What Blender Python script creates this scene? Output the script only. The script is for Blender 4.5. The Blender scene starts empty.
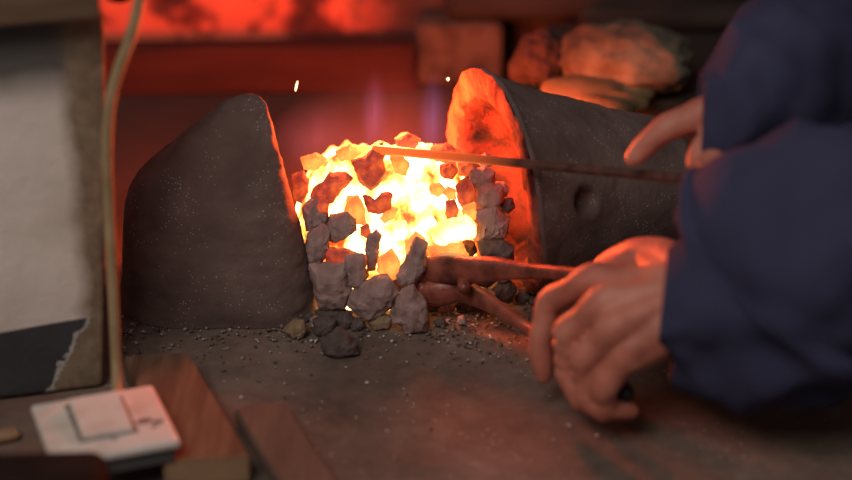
import bpy, bmesh, math, random
from mathutils import Vector, Matrix, noise as mn
random.seed(7)
C = bpy.context.scene.collection
R = math.radians

# ------------------------------------------------------------------ camera
TH = R(25.0); DIST = 1.80; FPX = 852*85/36.0
CAM = Vector((0, -DIST*math.cos(TH), DIST*math.sin(TH)))
FW = Vector((0, math.cos(TH), -math.sin(TH))); UP = Vector((0, math.sin(TH), math.cos(TH))); RT = Vector((1, 0, 0))
def at(px, py, y=None, z=None):
    d = FW + RT*((px-426)/FPX) - UP*((py-240)/FPX)
    t = (y-CAM.y)/d.y if y is not None else (z-CAM.z)/d.z
    return CAM + d*t
cd = bpy.data.cameras.new('camera'); cam = bpy.data.objects.new('camera', cd); C.objects.link(cam)
cam.location = CAM; cam.rotation_euler = (math.pi/2-TH, 0, 0)
cd.lens = 85; cd.sensor_width = 36; cd.clip_start = .05
cd.dof.use_dof = True; cd.dof.focus_distance = (at(360, 260, y=-.14)-CAM).dot(FW); cd.dof.aperture_fstop = 2.2
bpy.context.scene.camera = cam

# ------------------------------------------------------------------ object helpers
def tag(o, label=None, cat=None, group=None, kind=None):
    if label: o['label'] = label
    if cat: o['category'] = cat
    if group: o['group'] = group
    if kind: o['kind'] = kind
    return o
def link(name, me, mat, parent=None, smooth=True):
    o = bpy.data.objects.new(name, me); C.objects.link(o)
    if mat: me.materials.append(mat)
    for p in me.polygons: p.use_smooth = smooth
    if parent: o.parent = parent; o.matrix_parent_inverse = parent.matrix_world.inverted()
    return o
def obj(name, bm, mat, parent=None, smooth=True):
    bmesh.ops.recalc_face_normals(bm, faces=bm.faces)
    me = bpy.data.meshes.new(name); bm.to_mesh(me); bm.free()
    return link(name, me, mat, parent, smooth)
def empty(name, loc, rz=0):
    o = bpy.data.objects.new(name, None); C.objects.link(o); o.location = loc; o.rotation_euler = (0, 0, rz)
    o.empty_display_size = .02
    bpy.context.view_layer.update(); return o
def bake(o, mods):
    """apply modifiers through the depsgraph"""
    for t, kw in mods:
        m = o.modifiers.new(t.lower(), t)
        for k, v in kw.items(): setattr(m, k, v)
    bpy.context.view_layer.update()
    ev = o.evaluated_get(bpy.context.evaluated_depsgraph_get())
    me = bpy.data.meshes.new_from_object(ev)
    o.modifiers.clear(); o.data = me
    for p in me.polygons: p.use_smooth = True
    return o
def box(bm, c, s, rz=0, bev=0, seg=2, rx=0):
    r = bmesh.ops.create_cube(bm, size=1)
    vs = r['verts']
    M = Matrix.Translation(c) @ Matrix.Rotation(rz, 4, 'Z') @ Matrix.Rotation(rx, 4, 'X') @ Matrix.Diagonal((*s, 1))
    bmesh.ops.transform(bm, matrix=M, verts=vs)
    if bev:
        es = list({e for v in vs for e in v.link_edges})
        bmesh.ops.bevel(bm, geom=es, offset=bev, segments=seg, affect='EDGES', profile=.5)
def fbm(p, s, seed=0, o=4):
    return mn.fractal(Vector((p[0]*s+seed*7.3, p[1]*s-seed*3.1, p[2]*s+seed*1.7)), 1.0, 2.0, o)
def rings(bm, rs, cap0=True, cap1=True):
    """rs: list of lists of Vectors (closed loops of equal length)"""
    vv = [[bm.verts.new(p) for p in r] for r in rs]
    n = len(rs[0])
    for a, b in zip(vv, vv[1:]):
        for i in range(n): bm.faces.new((a[i], a[(i+1) % n], b[(i+1) % n], b[i]))
    if cap0: bm.faces.new(vv[0])
    if cap1: bm.faces.new(vv[-1])
    return vv
def catmull(pts, k=6):
    out = []
    P = [pts[0]]+list(pts)+[pts[-1]]
    for i in range(1, len(P)-2):
        for j in range(k):
            t = j/k
            out.append(tuple(.5*((2*b)+(c-a)*t+(2*a-5*b+4*c-d)*t*t+(3*b-a-3*c+d)*t**3)
                             for a, b, c, d in zip(P[i-1], P[i], P[i+1], P[i+2])))
    out.append(tuple(pts[-1])); return out
def sweep(bm, path, n=14, k=6, up=Vector((0, 0, 1)), power=2.0, wr=None, roundends=True, cuff=0):
    """path: list of (x,y,z,ra,rb): ra sideways half-width, rb half-height; smooth path"""
    pts = catmull([tuple(p[0])+((p[1], p[2]) if len(p) > 2 else (p[1], p[1])) for p in path], k)
    rs = []
    N = len(pts)
    for i, p in enumerate(pts):
        c = Vector(p[:3]); a = Vector(pts[max(0, i-1)][:3]); b = Vector(pts[min(N-1, i+1)][:3])
        t = (b-a).normalized(); s = t.cross(up)
        if s.length < 1e-4: s = Vector((1, 0, 0))
        s.normalize(); u = s.cross(t).normalized()
        def ring(c, f):
            out = []
            for j in range(n):
                an = 2*math.pi*j/n
                ca, sa = math.cos(an), math.sin(an)
                ex = 2/power
                q = c + s*(p[3]*f*math.copysign(abs(ca)**ex, ca)) + u*(p[4]*f*math.copysign(abs(sa)**ex, sa))
                if wr: q = q + wr(q, i/(N-1), an)*(q-c).normalized()
                out.append(q)
            return out
        if i == 0 and cuff:
            rs.append(ring(c+t*cuff, .55)); rs.append(ring(c+t*cuff*.9, .84)); rs.append(ring(c+t*.002, .93)); rs.append(ring(c-t*.001, .97))
        elif i == 0 and roundends:
            for f, d in ((.45, -.85), (.8, -.55)): rs.append(ring(c+t*d*min(p[3], p[4]), f))
        rs.append(ring(c, 1))
        if i == N-1 and roundends:
            for f, d in ((.8, .55), (.45, .85)): rs.append(ring(c+t*d*min(p[3], p[4]), f))
    rings(bm, rs)

# ------------------------------------------------------------------ materials
def nodes(name):
    m = bpy.data.materials.new(name); m.use_nodes = True; nt = m.node_tree
    b = nt.nodes['Principled BSDF']; return m, nt, b
def nn(nt, t, **kw):
    n = nt.nodes.new(t)
    for k, v in kw.items():
        if k in n.inputs: n.inputs[k].default_value = v
        else: setattr(n, k, v)
    return n
def ramp(nt, fac, stops, interp='LINEAR'):
    r = nt.nodes.new('ShaderNodeValToRGB'); r.color_ramp.interpolation = interp
    e = r.color_ramp.elements
    while len(e) > 1: e.remove(e[-1])
    e[0].position = stops[0][0]; e[0].color = (*stops[0][1], 1)
    for p, c in stops[1:]:
        x = e.new(p); x.color = (*c, 1)
    nt.links.new(fac, r.inputs[0]); return r.outputs[0]
def mixc(nt, f, a, b):
    m = nt.nodes.new('ShaderNodeMix'); m.data_type = 'RGBA'
    for i, v in ((0, f), (6, a), (7, b)):
        if hasattr(v, 'node'): nt.links.new(v, m.inputs[i])
        else: m.inputs[i].default_value = v if i == 0 else (*v, 1)
    return m.outputs[2]
def math_(nt, op, a, b=0.0, c=None):
    m = nt.nodes.new('ShaderNodeMath'); m.operation = op
    for i, v in enumerate((a, b) if c is None else (a, b, c)):
        if hasattr(v, 'node'): nt.links.new(v, m.inputs[i])
        else: m.inputs[i].default_value = v
    return m.outputs[0]
def tex(nt, scale, detail=5, rough=.55, kind='noise', stretch=None, feature=None):
    tc = nt.nodes.new('ShaderNodeTexCoord'); src = tc.outputs['Object']
    if stretch:
        mp = nt.nodes.new('ShaderNodeMapping'); mp.inputs['Scale'].default_value = stretch
        nt.links.new(src, mp.inputs[0]); src = mp.outputs[0]
    if kind == 'noise':
        t = nn(nt, 'ShaderNodeTexNoise', Scale=scale, Detail=detail, Roughness=rough); nt.links.new(src, t.inputs['Vector']); return t.outputs[0]
    t = nn(nt, 'ShaderNodeTexVoronoi', Scale=scale); nt.links.new(src, t.inputs['Vector']); return t.outputs['Distance']
def mat(name, stops, scale=20, rough=.85, bump=.3, bscale=80, bdist=.003, specks=None, stretch=None, metal=0, spec=.3, sub=0, detail=6):
    m, nt, b = nodes(name)
    col = ramp(nt, tex(nt, scale, detail, stretch=stretch), stops)
    if specks:
        sc, thr, c = specks
        mask = math_(nt, 'LESS_THAN', tex(nt, sc, kind='vor'), thr)
        pick = math_(nt, 'GREATER_THAN', tex(nt, sc*.13, 4), .52)
        col = mixc(nt, math_(nt, 'MULTIPLY', mask, pick), col, c)
    nt.links.new(col, b.inputs['Base Color'])
    b.inputs['Roughness'].default_value = rough; b.inputs['Metallic'].default_value = metal
    b.inputs['Specular IOR Level'].default_value = spec
    if sub:
        b.inputs['Subsurface Weight'].default_value = sub; b.inputs['Subsurface Radius'].default_value = (.01, .004, .002)
        b.inputs['Subsurface Scale'].default_value = .6
    bp = nn(nt, 'ShaderNodeBump', Strength=bump, Distance=bdist)
    nt.links.new(tex(nt, bscale, 6, .65, stretch=stretch), bp.inputs['Height']); nt.links.new(bp.outputs[0], b.inputs['Normal'])
    return m
def hot(name, base, stops, strength, scale=60, detail=3):
    """glowing embers: emission follows a noise of temperature"""
    m, nt, b = nodes(name)
    b.inputs['Base Color'].default_value = (*base, 1); b.inputs['Roughness'].default_value = .9
    t = tex(nt, scale, detail)
    nt.links.new(ramp(nt, t, stops), b.inputs['Emission Color']); 
    if isinstance(strength, (int, float)): b.inputs['Emission Strength'].default_value = strength
    else:
        s = nt.nodes.new('ShaderNodeMapRange'); s.inputs[1].default_value = .35; s.inputs[2].default_value = .65
        s.inputs[3].default_value = strength[0]; s.inputs[4].default_value = strength[1]
        nt.links.new(t, s.inputs[0]); nt.links.new(s.outputs[0], b.inputs['Emission Strength'])
    bp = nn(nt, 'ShaderNodeBump', Strength=.5, Distance=.003)
    nt.links.new(tex(nt, 150, 5), bp.inputs['Height']); nt.links.new(bp.outputs[0], b.inputs['Normal'])
    return m

M = {}
M['clay'] = mat('dark_clay_stone', [(.3, (.105, .067, .059)), (.6, (.165, .108, .095)), (.8, (.22, .150, .132))], 22, .9, .55, 170, .002, specks=(330, .16, (.42, .38, .36)))
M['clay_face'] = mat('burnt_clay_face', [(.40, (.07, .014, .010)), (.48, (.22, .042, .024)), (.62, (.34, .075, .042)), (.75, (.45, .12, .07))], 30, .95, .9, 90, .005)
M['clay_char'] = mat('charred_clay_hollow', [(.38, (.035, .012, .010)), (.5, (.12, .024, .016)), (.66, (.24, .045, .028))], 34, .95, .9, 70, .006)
M['coal_grey'] = mat('coal_grey', [(.3, (.21, .13, .117)), (.55, (.36, .235, .21)), (.75, (.48, .33, .30))], 55, .9, .6, 190, .002, specks=(420, .14, (.5, .45, .42)))
M['coal_tan'] = mat('coal_tan', [(.3, (.13, .085, .05)), (.55, (.26, .17, .10)), (.75, (.33, .24, .16))], 70, .9, .5, 220, .002)
M['coal_dark'] = mat('coal_dark', [(.3, (.06, .042, .038)), (.6, (.12, .084, .078)), (.8, (.2, .15, .14))], 60, .8, .6, 200, .002)
M['coal_red'] = hot('coal_dull_red', (.14, .06, .05), [(.3, (.10, .008, .004)), (.5, (.42, .035, .012)), (.68, (.85, .12, .02))], 1.0, 70)
M['coal_orange'] = hot('coal_orange_hot', (.2, .08, .05), [(.3, (.65, .08, .015)), (.5, (1, .22, .035)), (.7, (1, .42, .07))], 1.5, 60)
M['coal_white'] = hot('coal_white_hot', (.3, .2, .1), [(.3, (1, .42, .06)), (.5, (1, .62, .18)), (.7, (1, .75, .35))], (1.6, 5.0), 40)
M['bed'] = hot('ember_bed_glow', (.3, .15, .1), [(.36, (1, .09, .012)), (.44, (1, .26, .035)), (.53, (1, .50, .13)), (.66, (1, .66, .34))], (1.0, 10.0), 38, 4)
M['iron'] = mat('black_iron', [(.35, (.13, .036, .024)), (.55, (.32, .088, .058)), (.75, (.46, .14, .095))], 60, .38, .5, 160, .0015, metal=.15, spec=.5)
M['steel'] = mat('rod_steel', [(.3, (.10, .06, .05)), (.7, (.22, .14, .11))], 90, .42, .2, 200, .0008, metal=.7, spec=.5)
M['skin'] = mat('skin', [(.35, (.36, .105, .070)), (.52, (.50, .165, .112)), (.7, (.58, .225, .155))], 28, .55, .35, 190, .0015, spec=.4, sub=.12)
M['navy'] = mat('navy_cotton', [(.3, (.036, .036, .070)), (.6, (.048, .048, .092)), (.8, (.060, .060, .115))], 14, .95, .3, 380, .001, spec=.1)
M['maroon'] = mat('maroon_cotton', [(.3, (.10, .018, .022)), (.7, (.15, .03, .035))], 14, .95, .3, 380, .001, spec=.1)
M['trouser'] = mat('trouser_cotton', [(.3, (.03, .03, .032)), (.7, (.05, .05, .052))], 14, .95, .3, 380, .001, spec=.1)
M['hair'] = mat('dark_hair', [(.3, (.012, .008, .006)), (.7, (.03, .02, .015))], 60, .6, .6, 200, .003, stretch=(1, 1, 6))
M['wood'] = mat('brown_wood', [(.3, (.075, .040, .024)), (.5, (.13, .073, .044)), (.7, (.20, .118, .072))], 9, .75, .3, 40, .001, stretch=(9, 1.0, 4))
M['wood_end'] = mat('cut_wood_end', [(.3, (.22, .12, .062)), (.7, (.34, .20, .11))], 30, .8, .3, 80, .001)
M['wood_grey'] = mat('dull_wood', [(.3, (.085, .055, .040)), (.6, (.13, .085, .064)), (.8, (.17, .115, .086))], 9, .85, .3, 40, .001, stretch=(8, 1.0, 4))
M['timber'] = mat('sooty_timber', [(.3, (.030, .005, .004)), (.55, (.055, .009, .006)), (.8, (.08, .014, .010))], 8, .85, .4, 40, .002, stretch=(1, 6, 6))
M['timber_dark'] = mat('black_timber', [(.3, (.018, .011, .009)), (.55, (.035, .022, .018)), (.8, (.06, .04, .03))], 8, .85, .4, 40, .002, stretch=(1, 6, 6))
M['topwood'] = mat('brown_beam', [(.3, (.10, .055, .032)), (.6, (.16, .09, .055)), (.8, (.2, .125, .08))], 9, .75, .3, 40, .001, stretch=(1, 6, 6))
M['cable'] = mat('beige_cable', [(.3, (.24, .155, .075)), (.6, (.36, .245, .13)), (.8, (.42, .30, .17))], 30, .55, .2, 60, .001)
M['plastic'] = mat('ivory_plastic', [(.3, (.40, .33, .285)), (.5, (.56, .48, .43)), (.8, (.62, .54, .49))], 22, .45, .1, 100, .0005)
M['box_grey'] = mat('grey_metal', [(.3, (.06, .055, .055)), (.7, (.11, .10, .10))], 22, .6, .2, 100, .001)
M['gap'] = mat('shade_line_plastic', [(.3, (.10, .08, .07)), (.7, (.24, .19, .17))], 60, .7, .2, 100, .001)
M['knob'] = mat('black_steel', [(.3, (.02, .02, .022)), (.7, (.05, .05, .055))], 60, .35, .2, 100, .001, metal=.6)
M['black'] = mat('black_plastic', [(.3, (.006, .006, .006)), (.7, (.014, .012, .011))], 30, .9, .2, 100, .001, spec=.1)
M['cloth_pale'] = mat('pale_cloth', [(.38, (.045, .030, .022)), (.52, (.11, .088, .06)), (.66, (.22, .185, .125))], 11, .95, .5, 60, .004)
M['leather'] = mat('tan_leather', [(.3, (.08, .045, .022)), (.6, (.20, .12, .055)), (.8, (.26, .16, .08))], 26, .8, .4, 80, .002)
M['redcloth'] = mat('rust_brown_cloth', [(.3, (.03, .013, .011)), (.7, (.065, .028, .021))], 20, .95, .4, 60, .003)
M['brick'] = mat('brown_brick', [(.35, (.05, .024, .018)), (.55, (.12, .065, .048)), (.8, (.16, .095, .07))], 30, .95, .5, 90, .002)

def floor_mat():
    m, nt, b = nodes('clay_floor')
    big = tex(nt, 5, 6, .6); fine = tex(nt, 60, 8, .7)
    mixf = math_(nt, 'ADD', math_(nt, 'MULTIPLY', big, .7), math_(nt, 'MULTIPLY', fine, .3))
    col = ramp(nt, mixf, [(.36, (.078, .058, .046)), (.5, (.150, .106, .085)), (.62, (.215, .158, .128))])
    rd = ramp(nt, tex(nt, 9, 3), [(.56, (0, 0, 0)), (.68, (1, 1, 1))])
    col = mixc(nt, math_(nt, 'MULTIPLY', rd, .35), col, (.19, .07, .045))
    # pale ash dust and glittering grit
    sp = math_(nt, 'LESS_THAN', tex(nt, 150, kind='vor'), .11)
    pk = math_(nt, 'GREATER_THAN', tex(nt, 11, 5), .53)
    col = mixc(nt, math_(nt, 'MULTIPLY', sp, pk), col, (.5, .46, .43))
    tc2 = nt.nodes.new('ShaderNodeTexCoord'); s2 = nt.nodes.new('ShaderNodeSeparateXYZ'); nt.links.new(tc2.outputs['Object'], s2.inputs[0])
    back_shade = nt.nodes.new('ShaderNodeMapRange'); nt.links.new(math_(nt, 'ADD', s2.outputs[1], math_(nt, 'MULTIPLY', math_(nt, 'SUBTRACT', big, .5), .25)), back_shade.inputs[0])
    back_shade.inputs[1].default_value = -.10; back_shade.inputs[2].default_value = .05
    col = mixc(nt, math_(nt, 'MULTIPLY', back_shade.outputs[0], .82), col, (.030, .014, .014))  # shade painted into the floor colour behind the fire, offsetting the added rear lamp
    nt.links.new(col, b.inputs['Base Color']); b.inputs['Roughness'].default_value = .88
    b.inputs['Specular IOR Level'].default_value = .25
    bp = nn(nt, 'ShaderNodeBump', Strength=.55, Distance=.004)
    nt.links.new(tex(nt, 45, 8, .7), bp.inputs['Height']); nt.links.new(bp.outputs[0], b.inputs['Normal'])
    return m
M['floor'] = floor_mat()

# ------------------------------------------------------------------ floor and back wall
bm = bmesh.new()
NX, NY = 150, 120
X0, X1, Y0, Y1 = -1.1, 1.6, -.75, .62
g = [[None]*(NY+1) for _ in range(NX+1)]
for i in range(NX+1):
    for j in range(NY+1):
        x = X0+(X1-X0)*i/NX; y = Y0+(Y1-Y0)*j/NY
        g[i][j] = bm.verts.new((x, y, -.003+.0022*fbm((x, y, 0), 6)))
for i in range(NX):
    for j in range(NY): bm.faces.new((g[i][j], g[i+1][j], g[i+1][j+1], g[i][j+1]))
ret = bmesh.ops.extrude_face_region(bm, geom=bm.faces[:])
for v in [e for e in ret['geom'] if isinstance(e, bmesh.types.BMVert)]: v.co.z = -.06
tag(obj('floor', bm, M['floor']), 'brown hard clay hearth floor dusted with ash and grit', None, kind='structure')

def wall_mat():
    m, nt, b = nodes('red_burnt_wall')
    tc = nt.nodes.new('ShaderNodeTexCoord'); sx = nt.nodes.new('ShaderNodeSeparateXYZ'); nt.links.new(tc.outputs['Object'], sx.inputs[0])
    n = tex(nt, 9, 5, .6)
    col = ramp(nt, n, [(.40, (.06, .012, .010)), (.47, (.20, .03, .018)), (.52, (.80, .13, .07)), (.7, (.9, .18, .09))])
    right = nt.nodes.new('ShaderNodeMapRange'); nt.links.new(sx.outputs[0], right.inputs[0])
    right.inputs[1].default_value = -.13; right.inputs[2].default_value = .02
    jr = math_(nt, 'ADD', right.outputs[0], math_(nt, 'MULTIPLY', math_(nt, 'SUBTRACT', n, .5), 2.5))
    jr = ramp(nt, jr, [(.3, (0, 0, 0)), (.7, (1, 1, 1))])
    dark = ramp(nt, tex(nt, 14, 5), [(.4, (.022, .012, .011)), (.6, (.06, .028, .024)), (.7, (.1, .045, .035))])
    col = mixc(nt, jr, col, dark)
    nt.links.new(col, b.inputs['Base Color']); b.inputs['Roughness'].default_value = .92
    bp = nn(nt, 'ShaderNodeBump', Strength=.6, Distance=.006); nt.links.new(tex(nt, 30, 7), bp.inputs['Height']); nt.links.new(bp.outputs[0], b.inputs['Normal'])
    return m
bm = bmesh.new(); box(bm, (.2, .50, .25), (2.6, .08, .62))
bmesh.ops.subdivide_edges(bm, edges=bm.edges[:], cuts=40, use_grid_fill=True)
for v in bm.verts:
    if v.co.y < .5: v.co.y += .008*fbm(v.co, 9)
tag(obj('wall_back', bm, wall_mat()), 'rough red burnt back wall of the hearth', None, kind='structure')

# long sooty beam lying along the foot of the wall
bm = bmesh.new(); box(bm, (0, 0, 0), (.86, .03, .052), bev=.003)
o = obj('timber_beam', bm, M['timber'], smooth=False); o.location = (-.442, .375, .0245); o.rotation_euler = (0, 0, R(2.2))
tag(o, 'long sooty reddish-brown beam lying along the foot of the red wall', 'beam')
# brick-like block right of the beam
bm = bmesh.new(); box(bm, (0, 0, 0), (.092, .05, .070), bev=.008)
o = obj('brick', bm, M['brick'], smooth=False); o.location = (.036, .415, .034); tag(o, 'dull brown brick standing beside the end of the long sooty beam', 'brick')

# ------------------------------------------------------------------ left stone
def stone_left():
    yc = -.105; b0 = .062
    rows = [  # py, left px, right px
        (101, 238, 252), (103, 232, 257), (107, 224, 262), (114, 214, 267), (126, 202, 274), (142, 184, 281), (159, 166, 289), (176, 144, 295),
        (188, 132, 299), (197, 126, 301), (210, 124, 304), (235, 123, 307), (265, 122, 310), (295, 122, 312), (312, 122, 313)]
    bm = bmesh.new(); rs = []
    H = []
    for py, l, r in rows:
        yy = -.13; a = at(l, py, y=yy); b = at(r, py, y=yy); H.append((a.z, a.x, b.x))
    H.append((-.004, H[-1][1], H[-1][2]))
    H.sort(key=lambda h: h[0])
    zt = H[-1][0]; n = 96; K = 90
    for k in range(K+1):
        z = -.004+(zt+.004)*(1-(1-k/K)**1.35)
        f0 = min(1, max(0, z)/zt*1.6)
        for h0, h1 in zip(H, H[1:]):
            if h0[0] <= z <= h1[0]+1e-9:
                t = (z-h0[0])/max(1e-9, h1[0]-h0[0]); xl = h0[1]+(h1[1]-h0[1])*t; xr = h0[2]+(h1[2]-h0[2])*t+.013*(1-f0)+.004*f0
        f = max(0, z)/zt
        bd = b0*(1-.75*f**2.2)*math.sqrt(max(.03, 1-f**9))
        cy = yc-.012*f
        cx = (xl+xr)/2; a = (xr-xl)/2; ring = []
        for j in range(n):
            an = 2*math.pi*j/n; ca, sa = math.cos(an), math.sin(an); ex = 2/3.4
            p = Vector((cx+a*math.copysign(abs(ca)**ex, ca), cy+bd*math.copysign(abs(sa)**ex, sa), z))
            d = (p-Vector((cx, cy, z)))
            if ca > 0: p.x -= .42*(p.y-(cy-bd))*ca**.5*min(1, .35+f)
            p += d.normalized()*(.0022*fbm(p, 22, 3)+.0008*fbm(p, 120, 4)+(.0022*fbm(p, 60, 5) if f > .7 else 0))
            ring.append(p)
        rs.append(ring)
    rings(bm, rs)
    tag(obj('clay_block', bm, M['clay']), 'dark grey-brown bell-shaped clay block standing upright left of the fire', 'forge block')
stone_left()

# ------------------------------------------------------------------ right bell lying on its side
def stone_right():
    psi = R(22); ax = Vector((math.cos(psi), math.sin(psi), 0)); hd = Vector((-math.sin(psi), math.cos(psi), 0))
    c0 = Vector((.060, -.093, .100)); L = .158; n = 128; K = 70
    def rad(t): return .0975 - .034*t**.78
    def ring(t, f=1.0, inset=0, rn=True):
        r = rad(t)*f; zc = rad(t)+.0
        out = []
        for j in range(n):
            an = 2*math.pi*j/n
            ob = (-(.020 if math.sin(an) < 0 else .004)*math.sin(an)-.003)*(1-t)*f
            p = c0+ax*(L*t+ob+inset)+hd*(r*math.cos(an)*.97)+Vector((0, 0, zc-.1+r*math.sin(an)))
            if rn: p += .0018*fbm(p, 26, 8)*(p-c0-ax*L*t).normalized()
            out.append(p)
        return out
    rs = [ring(k/K) for k in range(K+1)]
    for f, i_ in ((.93, .007), (.78, .012), (.5, .014), (.1, .014)): rs.append(ring(1, f, i_))
    bm = bmesh.new()
    rs = [ring(0, .985, -.003)]+rs
    vv = rings(bm, rs, cap0=False)
    # thumb-sized round hollow in the side
    q = at(588, 201, y=-.15)
    best = min((v for v in bm.verts if v.co.y < -.06), key=lambda v: ((v.co-CAM).normalized()-(at(588, 201, y=-.15)-CAM).normalized()).length)
    qc = best.co.copy(); inn = (c0+ax*((qc-c0).dot(ax))-qc); inn.z = .08-qc.z; inn.normalize()
    for v in bm.verts:
        d = (v.co-qc).length
        if d < .0125: v.co += inn*(.009*(1-(d/.0125)**4))
    root = empty('clay_bell', (c0.x+.07, c0.y+.03, 0))
    obj('body', bm, M['clay'], root)
    bm = bmesh.new(); R2 = []
    for f, i_ in ((.985, -.003), (.95, -.0055), (.86, -.006), (.82, -.0055), (.78, -.005), (.74, -.003), (.70, .003), (.67, .010), (.64, .017), (.58, .021), (.5, .024), (.4, .026), (.3, .027), (.2, .028), (.1, .028), (.03, .028)):
        R2.append([p+Vector((0, 0, 0))+ax*(.0022*fbm(p, 45, 2)) for p in ring(0, f, i_, False)])
    rings(bm, R2, cap0=False)
    for v in bm.verts:
        v.co += ax*(.003*fbm(v.co, 38, 12))
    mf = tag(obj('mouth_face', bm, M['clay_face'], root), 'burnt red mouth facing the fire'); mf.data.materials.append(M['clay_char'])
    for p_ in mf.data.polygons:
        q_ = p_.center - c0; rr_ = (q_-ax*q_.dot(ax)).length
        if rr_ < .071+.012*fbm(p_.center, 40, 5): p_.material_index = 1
    tag(root, 'large dark clay bell lying on its side, red mouth facing the coals', 'forge block')
stone_right()

# ------------------------------------------------------------------ ember bed
HX0, HX1 = -.124, .054
def mound(x, y):
    bk = min(1, max(0, (y+.135)/.05))
    l = -.096-.026*bk; r_ = .028+.024*bk
    px = (x-(l+r_)/2)/((r_-l)/2)
    e = max(0, 1-abs(px)**5)
    t = (y+.062)
    fl = .076-.016*min(1, max(0, (x+.02)/.03))
    f = max(0, 1-(abs(t)/(fl if t < 0 else .13))**2.2)
    return .107*e*f
bm = bmesh.new(); NXB, NYB = 110, 130; g = []
for i in range(NXB+1):
    row = []
    for j in range(NYB+1):
        x = HX0+(HX1-HX0)*i/NXB; y = -.155+.235*j/NYB
        h = mound(x, y)
        d, _ = mn.voronoi(Vector((x*62, y*62, 2.3)))
        z = h + (.014*(.55-d[0]) + .004*fbm((x, y, 0), 60))*(min(1, h/.03))
        v_ = bm.verts.new((x, y, max(-.001, z))); row.append(v_ if h > .004 else None)
        if h <= .004: bm.verts.remove(v_)
    g.append(row)
for i in range(NXB):
    for j in range(NYB):
        q4 = (g[i][j], g[i+1][j], g[i+1][j+1], g[i][j+1])
        if all(q4): bm.faces.new(q4)
# closed underneath
ret = bmesh.ops.extrude_face_region(bm, geom=bm.faces[:])
for v in [e for e in ret['geom'] if isinstance(e, bmesh.types.BMVert)]: v.co.z = -.0015
tag(obj('ember_bed', bm, M['bed']), 'white-hot bed of glowing embers between the two clay blocks', 'embers', kind='stuff')

# ------------------------------------------------------------------ coal lumps traced as solids of their own depth
YT = [(140, -.075), (160, -.085), (200, -.118), (240, -.136), (262, -.142), (300, -.150), (331, -.166), (360, -.20)]
def yrow(py):
    for (a, ya), (b, yb) in zip(YT, YT[1:]):
        if py <= b: t = max(0, (py-a)/(b-a)); return ya+(yb-ya)*t
    return YT[-1][1]
def coal(outline, mt, label, y=None, thick=None, seed=0, name='coal_lump', group='coal lumps of the fire', ground=False):
    xs = [p[0] for p in outline]; ys = [p[1] for p in outline]
    cx, cy = sum(xs)/len(xs), sum(ys)/len(ys)
    yb = max(ys)
    w = (max(xs)-min(xs))/1250; h = (yb-min(ys))/1250
    th = thick or .72*min(w, h)+.004
    if y is None: y = yrow(cy)
    if ground: y = at(cx, yb-2, z=0).y + th*.28
    P = [at(cx+(px-cx)*1.07, cy+(py-cy)*1.07, y=y) for px, py in outline]
    # resample outline
    Q = []
    for a, b in zip(P, P[1:]+P[:1]):
        for k in range(4): Q.append(a.lerp(b, k/4))
    c = sum(Q, Vector())/len(Q)
    bm = bmesh.new(); rs = []
    sk = Vector((random.uniform(-.12, .12), 0, random.uniform(-.1, .15)))
    for d, s in ((-.5, .42), (-.42, .72), (-.22, .93), (0, 1), (.22, .92), (.42, .7), (.5, .4)):
        rs.append([c+(q-c)*s+Vector((0, d*th, 0))+sk*(d*th) for q in Q])
    vv = rings(bm, rs)
    bmesh.ops.triangulate(bm, faces=[f for f in bm.faces if len(f.verts) > 4])
    bmesh.ops.subdivide_edges(bm, edges=bm.edges[:], cuts=1, use_grid_fill=True)
    bmesh.ops.recalc_face_normals(bm, faces=bm.faces)
    bm.normal_update()
    sz = min(w, h)
    bmesh.ops.subdivide_edges(bm, edges=bm.edges[:], cuts=1, use_grid_fill=True); bm.normal_update()
    for v in bm.verts:
        cell = mn.cell_vector(v.co*(1.6/sz)+Vector((seed, 0, 0)))
        v.co += v.normal*(sz*.10*fbm(v.co, 1.1/sz, seed, 3)+sz*.05*fbm(v.co, 3.2/sz, seed+1, 3))
    if ground:
        for v in bm.verts: v.co.z = max(v.co.z, -.0008)
    ctr = c.copy()
    for v in bm.verts: v.co -= ctr
    o = obj(name, bm, M[mt], None, smooth=True); o.location = ctr
    me = o.data
    try: me.set_sharp_from_angle(angle=R(38))
    except Exception: pass
    return tag(o, label, 'coal', group)
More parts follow.
